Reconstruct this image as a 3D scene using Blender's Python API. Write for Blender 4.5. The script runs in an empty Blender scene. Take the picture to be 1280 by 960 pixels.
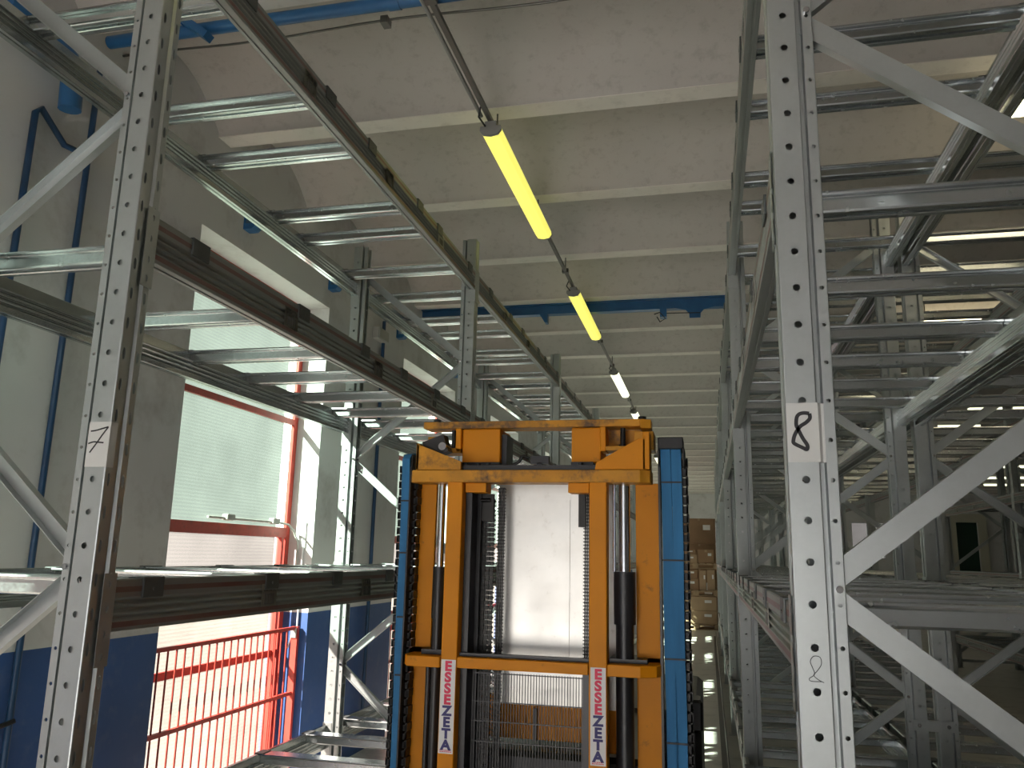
import bpy, math, random
from mathutils import Matrix, Vector, Euler
random.seed(7)
S = bpy.context.scene
COL = S.collection
E = 1.8                      # eye height above the floor

# ------------------------------------------------------------------ camera
yaw, pitch, roll, fpx = -0.2358, 0.2065, 0.0228, 1021.5
fw = Vector((math.sin(yaw)*math.cos(pitch), math.cos(yaw)*math.cos(pitch), math.sin(pitch)))
rt = Vector((math.cos(yaw), -math.sin(yaw), 0))
up = rt.cross(fw)
r2 = rt*math.cos(roll) + up*math.sin(roll)
u2 = up*math.cos(roll) - rt*math.sin(roll)
cd = bpy.data.cameras.new('camera')
cam = bpy.data.objects.new('camera', cd); COL.objects.link(cam)
cam.matrix_world = Matrix(((r2.x, u2.x, -fw.x, 0), (r2.y, u2.y, -fw.y, 0), (r2.z, u2.z, -fw.z, E), (0, 0, 0, 1)))
cd.sensor_width = 36; cd.lens = 36*fpx/1280; cd.clip_start = 0.02; cd.clip_end = 200
S.camera = cam

# ------------------------------------------------------------------ light
w = bpy.data.worlds.new('sky'); S.world = w; w.use_nodes = True
bg = w.node_tree.nodes['Background']
bg.inputs[0].default_value = (0.92, 0.95, 1.0, 1); bg.inputs[1].default_value = 0.85
sd = bpy.data.lights.new('sun', 'SUN'); sd.energy = 95; sd.angle = math.radians(0.6); sd.color = (1, 0.965, 0.92)
sun = bpy.data.objects.new('sun', sd); COL.objects.link(sun)
sun.rotation_euler = Vector((1, 1.1, -1.1)).to_track_quat('-Z', 'Y').to_euler()
S.view_settings.view_transform = 'Standard'; S.view_settings.look = 'None'
S.view_settings.gamma = 1; S.view_settings.exposure = 0.55; S.view_settings.use_curve_mapping = False
S.cycles.use_denoising = True
S.cycles.max_bounces = 10; S.cycles.diffuse_bounces = 6; S.cycles.glossy_bounces = 5; S.cycles.transparent_max_bounces = 12
S.cycles.sample_clamp_indirect = 6

# ------------------------------------------------------------------ materials
def new_mat(name):
    m = bpy.data.materials.new(name); m.use_nodes = True
    return m, m.node_tree.nodes, m.node_tree.links, m.node_tree.nodes['Principled BSDF']
def mat(name, col, rough=0.5, metal=0.0, var=0.0, scale=6.0, dirt=None, dirt_amt=0.5, dirt_scale=5.0, bump=0.0, rvar=0.0, spec=0.5, stretch=None, obj=False, dlo=0.52):
    m, N, L, b = new_mat(name)
    b.inputs['Roughness'].default_value = rough; b.inputs['Metallic'].default_value = metal
    b.inputs['Base Color'].default_value = (*col, 1); b.inputs['Specular IOR Level'].default_value = spec
    if var or dirt or bump or rvar:
        tc = N.new('ShaderNodeTexCoord'); mp = N.new('ShaderNodeMapping')
        if stretch: mp.inputs['Scale'].default_value = stretch
        if obj: L.new(tc.outputs['Object'], mp.inputs[0])
        else:
            g = N.new('ShaderNodeNewGeometry'); L.new(g.outputs['Position'], mp.inputs[0])
        n = N.new('ShaderNodeTexNoise'); n.inputs['Scale'].default_value = scale; n.inputs['Detail'].default_value = 5
        L.new(mp.outputs[0], n.inputs['Vector'])
        cur = None
        if var:
            r = N.new('ShaderNodeValToRGB')
            r.color_ramp.elements[0].position = 0.3; r.color_ramp.elements[1].position = 0.7
            r.color_ramp.elements[0].color = (*[c*(1-var) for c in col], 1)
            r.color_ramp.elements[1].color = (*[min(1, c*(1+var)) for c in col], 1)
            L.new(n.outputs['Fac'], r.inputs[0]); cur = r.outputs[0]
        if dirt:
            n2 = N.new('ShaderNodeTexNoise'); n2.inputs['Scale'].default_value = dirt_scale; n2.inputs['Detail'].default_value = 8; n2.inputs['Roughness'].default_value = 0.7
            L.new(mp.outputs[0], n2.inputs['Vector'])
            r2_ = N.new('ShaderNodeValToRGB'); r2_.color_ramp.elements[0].position = dlo; r2_.color_ramp.elements[1].position = dlo+0.15
            r2_.color_ramp.elements[0].color = (0, 0, 0, 1); r2_.color_ramp.elements[1].color = (dirt_amt,)*3 + (1,)
            L.new(n2.outputs['Fac'], r2_.inputs[0])
            mx = N.new('ShaderNodeMix'); mx.data_type = 'RGBA'
            L.new(r2_.outputs[0], mx.inputs[0])
            if cur: L.new(cur, mx.inputs[6])
            else: mx.inputs[6].default_value = (*col, 1)
            mx.inputs[7].default_value = (*dirt, 1); cur = mx.outputs[2]
        if cur: L.new(cur, b.inputs['Base Color'])
        if rvar:
            mr = N.new('ShaderNodeMapRange'); mr.inputs[3].default_value = max(0.05, rough-rvar); mr.inputs[4].default_value = rough+rvar
            L.new(n.outputs['Fac'], mr.inputs[0]); L.new(mr.outputs[0], b.inputs['Roughness'])
        if bump:
            bp = N.new('ShaderNodeBump'); bp.inputs['Strength'].default_value = bump; bp.inputs['Distance'].default_value = 0.01
            L.new(n.outputs['Fac'], bp.inputs['Height']); L.new(bp.outputs[0], b.inputs['Normal'])
    return m
def galv(name, col, rough, metal, red=False, spangle=90):
    m, N, L, b = new_mat(name)
    g = N.new('ShaderNodeNewGeometry')
    v = N.new('ShaderNodeTexVoronoi'); v.inputs['Scale'].default_value = spangle; L.new(g.outputs['Position'], v.inputs['Vector'])
    bw = N.new('ShaderNodeRGBToBW'); L.new(v.outputs['Color'], bw.inputs[0])
    n = N.new('ShaderNodeTexNoise'); n.inputs['Scale'].default_value = 3.5; n.inputs['Detail'].default_value = 6; L.new(g.outputs['Position'], n.inputs['Vector'])
    ad = N.new('ShaderNodeMath'); ad.operation = 'MULTIPLY_ADD'; L.new(bw.outputs[0], ad.inputs[0]); ad.inputs[1].default_value = 0.14; L.new(n.outputs['Fac'], ad.inputs[2])
    r = N.new('ShaderNodeValToRGB'); r.color_ramp.elements[0].position = 0.35; r.color_ramp.elements[1].position = 1.0
    r.color_ramp.elements[0].color = (*[c*0.88 for c in col], 1); r.color_ramp.elements[1].color = (*[min(1, c*1.08) for c in col], 1)
    L.new(ad.outputs[0], r.inputs[0]); cur = r.outputs[0]
    if red:
        tc = N.new('ShaderNodeTexCoord'); sp = N.new('ShaderNodeSeparateXYZ'); L.new(tc.outputs['Object'], sp.inputs[0])
        tot = None
        for zc, hw in ((0.020, 0.008), (0.120, 0.008)):
            s = N.new('ShaderNodeMath'); s.operation = 'COMPARE'; L.new(sp.outputs['Z'], s.inputs[0]); s.inputs[1].default_value = zc; s.inputs[2].default_value = hw
            if tot is None: tot = s.outputs[0]
            else:
                a = N.new('ShaderNodeMath'); a.operation = 'MAXIMUM'; L.new(tot, a.inputs[0]); L.new(s.outputs[0], a.inputs[1]); tot = a.outputs[0]
        nn = N.new('ShaderNodeMath'); nn.operation = 'MULTIPLY'; L.new(tot, nn.inputs[0])
        n3 = N.new('ShaderNodeMapRange'); n3.inputs[3].default_value = 0.1; n3.inputs[4].default_value = 1.0; L.new(n.outputs['Fac'], n3.inputs[0]); L.new(n3.outputs[0], nn.inputs[1])
        mx = N.new('ShaderNodeMix'); mx.data_type = 'RGBA'; L.new(nn.outputs[0], mx.inputs[0]); L.new(cur, mx.inputs[6]); mx.inputs[7].default_value = (0.20, 0.03, 0.035, 1); cur = mx.outputs[2]
    L.new(cur, b.inputs['Base Color'])
    mr = N.new('ShaderNodeMapRange'); mr.inputs[3].default_value = rough-0.03; mr.inputs[4].default_value = rough+0.04
    L.new(bw.outputs[0], mr.inputs[0]); L.new(mr.outputs[0], b.inputs['Roughness'])
    b.inputs['Metallic'].default_value = metal
    return m
def emit(name, col, st, base=(0.8, 0.8, 0.6)):
    m, N, L, b = new_mat(name)
    b.inputs['Base Color'].default_value = (*base, 1); b.inputs['Emission Color'].default_value = (*col, 1); b.inputs['Emission Strength'].default_value = st
    return m
def pane(name, tint, trans=0.38, wave=130, scat=0.6):
    # corrugated, milky plastic: part lets the daylight straight through, part scatters it
    m, N, L, b = new_mat(name)
    out = N['Material Output']; N.remove(b)
    g = N.new('ShaderNodeNewGeometry'); sp = N.new('ShaderNodeSeparateXYZ'); L.new(g.outputs['Position'], sp.inputs[0])
    wv = N.new('ShaderNodeMath'); wv.operation = 'MULTIPLY'; L.new(sp.outputs['Z'], wv.inputs[0]); wv.inputs[1].default_value = wave*2
    sn = N.new('ShaderNodeMath'); sn.operation = 'SINE'; L.new(wv.outputs[0], sn.inputs[0])
    n = N.new('ShaderNodeTexNoise'); n.inputs['Scale'].default_value = 2.2; n.inputs['Detail'].default_value = 4; L.new(g.outputs['Position'], n.inputs['Vector'])
    r = N.new('ShaderNodeValToRGB'); r.color_ramp.elements[0].position = 0.3; r.color_ramp.elements[1].position = 0.7
    r.color_ramp.elements[0].color = (*[c*0.88 for c in tint], 1); r.color_ramp.elements[1].color = (*tint, 1)
    L.new(n.outputs['Fac'], r.inputs[0])
    st = N.new('ShaderNodeMath'); st.operation = 'MULTIPLY_ADD'; L.new(sn.outputs[0], st.inputs[0]); st.inputs[1].default_value = 0.05; st.inputs[2].default_value = 0.95
    vm = N.new('ShaderNodeVectorMath'); vm.operation = 'SCALE'; L.new(r.outputs[0], vm.inputs[0]); L.new(st.outputs[0], vm.inputs['Scale'])
    tr = N.new('ShaderNodeBsdfTransparent'); tl = N.new('ShaderNodeBsdfTranslucent'); gl = N.new('ShaderNodeBsdfGlossy')
    gl.inputs['Roughness'].default_value = 0.3
    vs = N.new('ShaderNodeVectorMath'); vs.operation = 'SCALE'; L.new(vm.outputs[0], vs.inputs[0]); vs.inputs['Scale'].default_value = scat
    L.new(vm.outputs[0], tr.inputs[0]); L.new(vs.outputs[0], tl.inputs[0])
    m1 = N.new('ShaderNodeMixShader'); m1.inputs[0].default_value = 1-trans; L.new(tr.outputs[0], m1.inputs[1]); L.new(tl.outputs[0], m1.inputs[2])
    m2 = N.new('ShaderNodeMixShader'); m2.inputs[0].default_value = 0.05; L.new(m1.outputs[0], m2.inputs[1]); L.new(gl.outputs[0], m2.inputs[2])
    L.new(m2.outputs[0], out.inputs[0])
    return m

M = {}
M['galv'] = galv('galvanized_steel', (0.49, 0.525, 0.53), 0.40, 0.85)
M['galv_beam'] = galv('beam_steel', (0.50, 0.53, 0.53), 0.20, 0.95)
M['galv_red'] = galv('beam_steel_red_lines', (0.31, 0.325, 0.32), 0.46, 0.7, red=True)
M['galv_bar'] = galv('bar_steel', (0.56, 0.60, 0.62), 0.24, 1.0)
M['clip'] = mat('dark_grey_clip', (0.10, 0.11, 0.115), 0.45, 0.4)
M['plaster'] = mat('wall_plaster', (0.60, 0.60, 0.61), 0.85, var=0.05, scale=1.5, dirt=(0.24, 0.21, 0.20), dirt_amt=0.35, dirt_scale=2.0, bump=0.08)
M['dado'] = mat('blue_wall_paint', (0.028, 0.085, 0.26), 0.55, var=0.10, scale=2, dirt=(0.25, 0.27, 0.34), dirt_amt=0.12, dirt_scale=9)
M['dado_lit'] = M['dado']
M['ceil'] = mat('ceiling_concrete', (0.50, 0.475, 0.45), 0.9, var=0.07, scale=1.2, dirt=(0.20, 0.17, 0.15), dirt_amt=0.25, dirt_scale=14, bump=0.05)
M['ribface'] = mat('uplit_rib_concrete', (0.74, 0.71, 0.66), 0.85, var=0.06, scale=3, dirt=(0.3, 0.27, 0.24), dirt_amt=0.25, dirt_scale=9)  # rib undersides: paler colour stands in for light bounced up from the floor
M['floor'] = mat('floor_concrete', (0.55, 0.53, 0.50), 0.33, var=0.12, scale=1.6, rvar=0.12, dirt=(0.12, 0.11, 0.10), dirt_amt=0.4, dirt_scale=3)
M['dark_ground'] = mat('dark_ground', (0.085, 0.085, 0.07), 0.9, var=0.2, scale=2)  # added ground outside the left wall, kept dark so lower panes don't clip
M['bounce_ground'] = mat('added_bounce_ground', (0.13, 0.125, 0.12), 0.9, var=0.1, scale=0.5)  # added ground behind the camera, bounces sunlight in towards the ceiling
M['red'] = mat('red_window_paint', (0.46, 0.05, 0.035), 0.45, var=0.15, scale=8, dirt=(0.15, 0.04, 0.03), dirt_amt=0.5, dirt_scale=20)
M['pipe'] = mat('blue_pipe_paint', (0.02, 0.11, 0.27), 0.35, var=0.12, scale=9)
M['pipe_dark'] = mat('dark_blue_pipe_paint', (0.014, 0.05, 0.12), 0.4, var=0.12, scale=9)
M['yellow'] = mat('yellow_orange_paint', (0.66, 0.24, 0.002), 0.5, var=0.08, scale=5, dirt=(0.08, 0.045, 0.02), dirt_amt=0.7, dirt_scale=15, rvar=0.06, spec=0.25, dlo=0.62)
M['yellow_dirty'] = mat('worn_yellow_paint', (0.56, 0.25, 0.02), 0.5, spec=0.3, dlo=0.5, var=0.25, scale=7, dirt=(0.06, 0.045, 0.04), dirt_amt=0.9, dirt_scale=8, rvar=0.1)
M['black'] = mat('black_rubber', (0.012, 0.012, 0.014), 0.5)
M['blackm'] = mat('black_painted_steel', (0.02, 0.02, 0.023), 0.35, 0.2)
M['chain'] = mat('greasy_chain_steel', (0.02, 0.019, 0.018), 0.4, 0.5)
M['chrome'] = mat('chrome_rod', (0.62, 0.63, 0.65), 0.12, 1.0)
M['bluehose'] = mat('blue_hose', (0.035, 0.17, 0.37), 0.6, spec=0.2, var=0.15, scale=6, stretch=(6, 6, 0.6))
M['white'] = mat('white_sticker', (0.80, 0.80, 0.80), 0.5)
M['paper'] = mat('paper_note', (0.62, 0.63, 0.62), 0.6, var=0.03)
M['labelp'] = mat('beam_label_paper', (0.42, 0.42, 0.38), 0.6)
M['ink'] = mat('black_ink', (0.02, 0.02, 0.025), 0.5)
M['inkgrey'] = mat('faded_print', (0.13, 0.13, 0.13), 0.6)
M['inkred'] = mat('red_print', (0.75, 0.03, 0.10), 0.5)
M['inkblue'] = mat('navy_print', (0.03, 0.025, 0.16), 0.5)
M['plasticw'] = mat('white_film', (0.75, 0.78, 0.82), 0.25)
M['card'] = mat('cardboard', (0.30, 0.19, 0.11), 0.8, var=0.12, scale=3)
M['card2'] = mat('pale_cardboard', (0.42, 0.30, 0.19), 0.8, var=0.12, scale=3)
M['wood'] = mat('pallet_wood', (0.40, 0.29, 0.18), 0.8, var=0.2, scale=8)
M['lamp_y'] = emit('yellowed_tube_cover', (0.95, 0.88, 0.16), 0.66, (0.8, 0.75, 0.2))
M['lamp_w'] = emit('pale_tube_cover', (1.0, 1.0, 0.72), 1.1)
M['lampbody'] = mat('lamp_housing_grey', (0.25, 0.25, 0.24), 0.5)
M['conduit'] = mat('dark_conduit', (0.14, 0.14, 0.13), 0.35, 0.6)
M['boxw'] = mat('grey_plastic_box', (0.40, 0.40, 0.38), 0.5)
M['cream'] = mat('cream_paint', (0.50, 0.49, 0.40), 0.7)
M['green'] = mat('dark_green_door', (0.015, 0.05, 0.035), 0.5)
M['pane_g'] = pane('corrugated_pane_green', (0.63, 0.70, 0.64), 0.78, scat=0.13)
M['pane_w'] = pane('corrugated_pane_white', (0.70, 0.67, 0.64), 0.72, scat=0.15)
M['plate'] = mat('scuffed_sheet_metal', (0.55, 0.54, 0.515), 0.36, 0.9, var=0.10, scale=9, rvar=0.14, dirt=(0.30, 0.28, 0.25), dirt_amt=0.6, dirt_scale=26, dlo=0.60)
M['lamp_h'] = emit('warm_tube_cover', (1.0, 0.86, 0.55), 7.0)

# ------------------------------------------------------------------ mesh helper
class MB:
    def __init__(s): s.v = []; s.f = []; s.smooth = []
    def add(s, vs, fs, sm=False):
        o = len(s.v); s.v += [tuple(v) for v in vs]; s.f += [tuple(i+o for i in f) for f in fs]; s.smooth += [sm]*len(fs); return s
    def box(s, x0, x1, y0, y1, z0, z1):
        return s.add([(x0, y0, z0), (x1, y0, z0), (x1, y1, z0), (x0, y1, z0), (x0, y0, z1), (x1, y0, z1), (x1, y1, z1), (x0, y1, z1)],
                     [(0, 3, 2, 1), (4, 5, 6, 7), (0, 1, 5, 4), (1, 2, 6, 5), (2, 3, 7, 6), (3, 0, 4, 7)])
    def cbox(s, x0, x1, y0, y1, z0, z1, c=0.006):
        # box with chamfered vertical/front edges: stacked prism
        p = [(x0+c, y0), (x1-c, y0), (x1, y0+c), (x1, y1-c), (x1-c, y1), (x0+c, y1), (x0, y1-c), (x0, y0+c)]
        q = [(x0+2*c if x < (x0+x1)/2 else x1-2*c, y0+2*c if y < (y0+y1)/2 else y1-2*c) for x, y in p]
        lay = [(z0, 1), (z0+c, 0), (z1-c, 0), (z1, 1)]
        vs = []; cx, cy = (x0+x1)/2, (y0+y1)/2
        for z, inn in lay:
            for x, y in p:
                if inn: x = x+(c if x < cx else -c); y = y+(c if y < cy else -c)
                vs.append((x, y, z))
        fs = [tuple(reversed(range(8))), tuple(range(24, 32))]
        for k in range(3):
            for i in range(8): j = (i+1) % 8; fs.append((k*8+i, k*8+j, k*8+8+j, k*8+8+i))
        return s.add(vs, fs)
    def prism(s, prof, axis, a, b, cap=True):
        n = len(prof)
        def P(t, q):
            return {'x': (t, q[0], q[1]), 'y': (q[0], t, q[1]), 'z': (q[0], q[1], t)}[axis]
        vs = [P(a, q) for q in prof] + [P(b, q) for q in prof]
        fs = [(i, (i+1) % n, n+(i+1) % n, n+i) for i in range(n)]
        if cap: fs += [tuple(reversed(range(n))), tuple(range(n, 2*n))]
        return s.add(vs, fs)
    def sweep(s, prof, p, q, ref, cap=True):
        p = Vector(p); q = Vector(q); d = (q-p).normalized(); b = Vector(ref).normalized(); a = b.cross(d).normalized()
        n = len(prof); vs = [p+a*u+b*v for u, v in prof] + [q+a*u+b*v for u, v in prof]
        fs = [(i, (i+1) % n, n+(i+1) % n, n+i) for i in range(n)]
        if cap: fs += [tuple(reversed(range(n))), tuple(range(n, 2*n))]
        return s.add(vs, fs)
    def tube(s, pts, r, n=8, cap=True):
        pts = [Vector(p) for p in pts]; rings = []
        for i, p in enumerate(pts):
            d = (pts[min(i+1, len(pts)-1)]-pts[max(i-1, 0)]).normalized()
            a = d.orthogonal().normalized() if i == 0 else (prev-d*prev.dot(d)).normalized()
            prev = a; b = d.cross(a)
            rings.append([p+a*r*math.cos(2*math.pi*k/n)+b*r*math.sin(2*math.pi*k/n) for k in range(n)])
        vs = [v for g in rings for v in g]; fs = []
        for i in range(len(pts)-1):
            for k in range(n): j = (k+1) % n; fs.append((i*n+k, i*n+j, i*n+n+j, i*n+n+k))
        s.add(vs, fs, True)
        if cap: o = (len(pts)-1)*n; s.add(rings[0], [tuple(reversed(range(n)))]); s.add(rings[-1], [tuple(range(n))])
        return s
    def ribbon(s, pts, wd, nrm, th=0.0006):
        # flat pen stroke lying on a plane with normal nrm
        nrm = Vector(nrm).normalized(); P = [Vector(p) for p in pts]; vs = []
        for i, p in enumerate(P):
            d = (P[min(i+1, len(P)-1)]-P[max(i-1, 0)]).normalized(); a = nrm.cross(d).normalized()*wd/2
            vs += [p+a, p-a, p+a+nrm*th, p-a+nrm*th]
        fs = []
        for i in range(len(P)-1):
            o = i*4; fs += [(o, o+4, o+5, o+1), (o+2, o+3, o+7, o+6), (o, o+2, o+6, o+4), (o+1, o+5, o+7, o+3)]
        return s.add(vs, fs)
    def build(s, name, m, parent=None, origin=(0, 0, 0), bevel=0):
        me = bpy.data.meshes.new(name); ox, oy, oz = origin
        me.from_pydata([(x-ox, y-oy, z-oz) for x, y, z in s.v], [], s.f); me.update()
        me.polygons.foreach_set('use_smooth', s.smooth)
        me.materials.append(M[m] if isinstance(m, str) else m)
        o = bpy.data.objects.new(name, me); COL.objects.link(o)
        if parent is not None: o.parent = parent
        else: o.location = origin
        if bevel:
            bv = o.modifiers.new('bevel', 'BEVEL'); bv.width = bevel; bv.segments = 2; bv.limit_method = 'ANGLE'
        return o
def tag(o, label=None, cat=None, group=None, kind=None):
    if label: o['label'] = label
    if cat: o['category'] = cat
    if group: o['group'] = group
    if kind: o['kind'] = kind
    return o
def thing(name, label, cat, loc=(0, 0, 0), rz=0, group=None):
    o = bpy.data.objects.new(name, None); COL.objects.link(o); o.location = loc; o.rotation_euler = (0, 0, rz)
    return tag(o, label, cat, group)
def copy_tree(o, parent=None, keep=True):
    c = o.copy(); COL.objects.link(c); c.parent = parent
    for ch in list(o.children):
        if keep or not ch.get('small'): copy_tree(ch, c, keep)
    return c
def struct(name, mb, m, **k):
    o = mb.build(name, m, **k); o['kind'] = 'structure'; return o
def text(name, body, size, loc, xdir, zdir, m, parent=None, offset=0.0, align='CENTER', sx=1.0, ext=0.0004):
    cu = bpy.data.curves.new(name, 'FONT'); cu.body = body; cu.size = size; cu.align_x = align; cu.align_y = 'CENTER'; cu.offset = offset; cu.extrude = ext
    t = bpy.data.objects.new('tmp', cu); COL.objects.link(t)
    bpy.context.view_layer.update()
    me = bpy.data.meshes.new_from_object(t.evaluated_get(bpy.context.evaluated_depsgraph_get()))
    bpy.data.objects.remove(t); me.name = name
    me.materials.clear(); me.materials.append(M[m])
    X = Vector(xdir).normalized(); Z = Vector(zdir).normalized(); Nn = X.cross(Z)
    for v in me.vertices:
        c = v.co.copy(); v.co = X*c.x*sx + Z*c.y + Nn*c.z + Vector(loc)
    o = bpy.data.objects.new(name, me); COL.objects.link(o)
    if parent is not None: o.parent = parent
    return o

# ------------------------------------------------------------------ setting
XW, XF = -3.18, -3.41          # wall face, window frame plane
YB, YE, XR_ = -3.0, 36.0, 17.0
f = MB(); f.box(XW-0.4, XR_+0.3, YB, YE+0.3, -0.12, 0); struct('floor', f, 'floor')
g = MB(); g.box(-40, 30, -30, YB, -0.14, -0.02); struct('ground', g, 'bounce_ground'); g = MB(); g.box(-40, XW-0.4, YB, 50, -0.14, -0.02); struct('ground_dark', g, 'dark_ground')
# ceiling: ribbed precast slab
c = MB(); c.box(XW-0.4, XR_+0.3, YB, YE+0.3, E+3.14, E+3.35)
ribs = [4.58+1.3*k for k in range(-5, 25)]
hw_ = 0.075
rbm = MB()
vp = [(0.0, 2.75), (0.004, 2.775)]+[(0.575+0.571*t, 2.775+0.27*(1-abs(t)**2.3)) for t in [-0.97, -0.9, -0.8, -0.7, -0.58, -0.45, -0.3, -0.15, 0, 0.15, 0.3, 0.45, 0.58, 0.7, 0.8, 0.9, 0.97]]+[(1.146, 2.775), (1.15, 2.75)]
for y in ribs:
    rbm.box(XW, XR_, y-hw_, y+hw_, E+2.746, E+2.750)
    vs_ = []; 
    for xx in (XW, XR_):
        vs_ += [(xx, y+hw_+dy, E+z) for dy, z in vp]
    n_v = len(vp)
    c.add(vs_, [(i, i+1, n_v+i+1, n_v+i) for i in range(n_v-1)], True)
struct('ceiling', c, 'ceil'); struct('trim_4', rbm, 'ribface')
# left wall with window bays
OP = [(0.69+3.735*k, 2.587+3.735*k) for k in range(9)]
ZT = E+2.084; DZ = E-0.495
wl = MB(); da = MB()
edges = [YB]+[v for o in OP for v in o]+[YE+0.3]
for i in range(0, len(edges), 2):
    a, b = edges[i], min(edges[i+1], YE+0.3)
    if b > a:
        wl.box(XW-0.35, XW, a, b, DZ, E+3.12); da.box(XW-0.35, XW, a, b, 0, DZ)
for a, b in OP: wl.box(XW-0.35, XW, a, b, ZT, E+3.12)
struct('wall_left', wl, 'plaster'); d_ = struct('trim_1', da, 'dado')
# windows
for k, (a, b) in enumerate(OP):
    fr = MB(); x0, x1 = XF-0.012, XF+0.012
    fr.box(x0, x1, a, a+0.08, 0, ZT); fr.box(x0, x1, b-0.065, b, 0, ZT)
    for z0, z1 in ((E+1.038, E+1.085), (E+0.10, E+0.181), (E-0.83, E-0.78), (ZT-0.06, ZT), (0.0, 0.08)):
        fr.box(x0, x1, a+0.08, b-0.065, z0, z1)
    fr.box(x0-0.01, x1+0.015, b-0.15, b-0.115, 0, E+0.10)
    struct('window_%d' % (k+1), fr, 'red')
    pg = MB(); pg.box(XF-0.012, XF-0.004, a+0.08, b-0.065, E+0.181, E+1.038)
    pg.box(XF-0.012, XF-0.004, a+0.08, b-0.065, E+1.085, ZT-0.06)
    o = pg.build('pane_green', 'pane_g'); o['kind'] = 'structure'; o.name = 'window_%d_pane_upper' % (k+1)
    pw = MB(); pw.box(XF-0.012, XF-0.004, a+0.08, b-0.065, E-0.78, E+0.10); pw.box(XF-0.012, XF-0.004, a+0.08, b-0.065, 0.08, E-0.83)
    o = pw.build('pane_white', 'pane_w'); o['kind'] = 'structure'; o.name = 'window_%d_pane_lower' % (k+1)
# end wall and right wall
ew = MB()
ops = [(-0.15, 0.45, E+0.7, E+1.35), (5.7, 6.9, E+0.2, E+1.6), (7.4, 7.9, E+0.2, E+1.3), (9.55, 10.35, 0, E+1.67)]
xs = sorted({XW, XR_, *[v for o in ops for v in o[:2]]})
for a, b in zip(xs[:-1], xs[1:]):
    o = [q for q in ops if q[0] <= a and q[1] >= b]
    if o:
        if o[0][2] > 0: ew.box(a, b, YE, YE+0.3, 0, o[0][2])
        ew.box(a, b, YE, YE+0.3, o[0][3], E+3.12)
    else: ew.box(a, b, YE, YE+0.3, 0, E+3.12)
struct('wall_end', ew, 'plaster')
for k, q in enumerate(ops[:3]):
    p = MB(); p.box(q[0], q[1], YE+0.1, YE+0.11, q[2], q[3]); struct('window_%d' % (k+20), p, 'pane_w')
dr = MB(); dr.box(9.55, 10.35, YE+0.12, YE+0.17, 0, E+1.67); struct('door_1', dr, 'green')
df = MB(); df.box(9.25, 9.55, YE-0.1, YE, 0, E+2.0); df.box(10.35, 10.65, YE-0.1, YE, 0, E+2.0); df.box(9.55, 10.35, YE-0.1, YE, E+1.67, E+2.0); struct('trim_3', df, 'cream')
bw_ = MB()
GO = [(-2.9, 0.35)]  # unseen gate opening, added and sized to let fill daylight in
ex = [XW-0.35]+[v for o in GO for v in o]+[XR_+0.3]
for i in range(0, len(ex), 2): bw_.box(ex[i], ex[i+1], YB-0.3, YB, 0, E+3.12)
for a, b in GO: bw_.box(a, b, YB-0.3, YB, E+0.8, E+3.12)
struct('wall_back', bw_, 'plaster')
cn_ = MB(); cn_.box(-3.6, 3.2, YB-3.3, YB-0.3, E+1.0, E+1.15); struct('added_shade_roof', cn_, 'plaster')  # unseen canopy, added to keep direct sun out of the gate
rw = MB(); rw.box(XR_, XR_+0.3, YB, YE, 0, E+3.12); struct('wall_right', rw, 'plaster')

# ------------------------------------------------------------------ racking
Y1, B = 2.077, 3.72                    # first frame centre, bay pitch
UW = 0.095                             # upright width along the row
LB = B-UW                              # beam length
PIT = 0.0945
LEV = [E-1.365, E-0.245, E+0.885, E+1.987]
HT = 4.2
def panel(mb, p, q, z0, z1, inn=None, hole=None, hc=0.5, n=8, thick=0.003):
    # vertical strip from plan point p to q; a hole ring (du,dz list) centred at fraction hc
    (x0, y0), (x1, y1) = p, q; L = math.hypot(x1-x0, y1-y0); ux, uy = (x1-x0)/L, (y1-y0)/L
    def P(u, z, t=0): return (x0+ux*u - uy*t*0 + (inn[0]*t if inn else 0), y0+uy*u + (inn[1]*t if inn else 0), z)
    if not hole:
        mb.add([P(0, z0), P(L, z0), P(L, z1), P(0, z1)], [(0, 1, 2, 3)]); return
    cu, cz = hc*L, (z0+z1)/2
    out = []
    m = n//4
    cs = [(0, z0), (L, z0), (L, z1), (0, z1)]
    for k in range(4):
        a, b = cs[k], cs[(k+1) % 4]
        for j in range(m): out.append((a[0]+(b[0]-a[0])*j/m, a[1]+(b[1]-a[1])*j/m))
    ho = []
    for k in range(n):
        t = -3*math.pi/4 + 2*math.pi*k/n
        ho.append((cu+hole[0]*math.cos(t), cz+hole[1]*math.sin(t)))
    vs = [P(*o) for o in out]+[P(*h) for h in ho]+[P(h[0], h[1], thick) for h in ho]
    fs = []
    for k in range(n):
        j = (k+1) % n; fs += [(k, j, n+j, n+k), (n+k, n+j, 2*n+j, 2*n+k)]
    mb.add(vs, fs)
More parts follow.
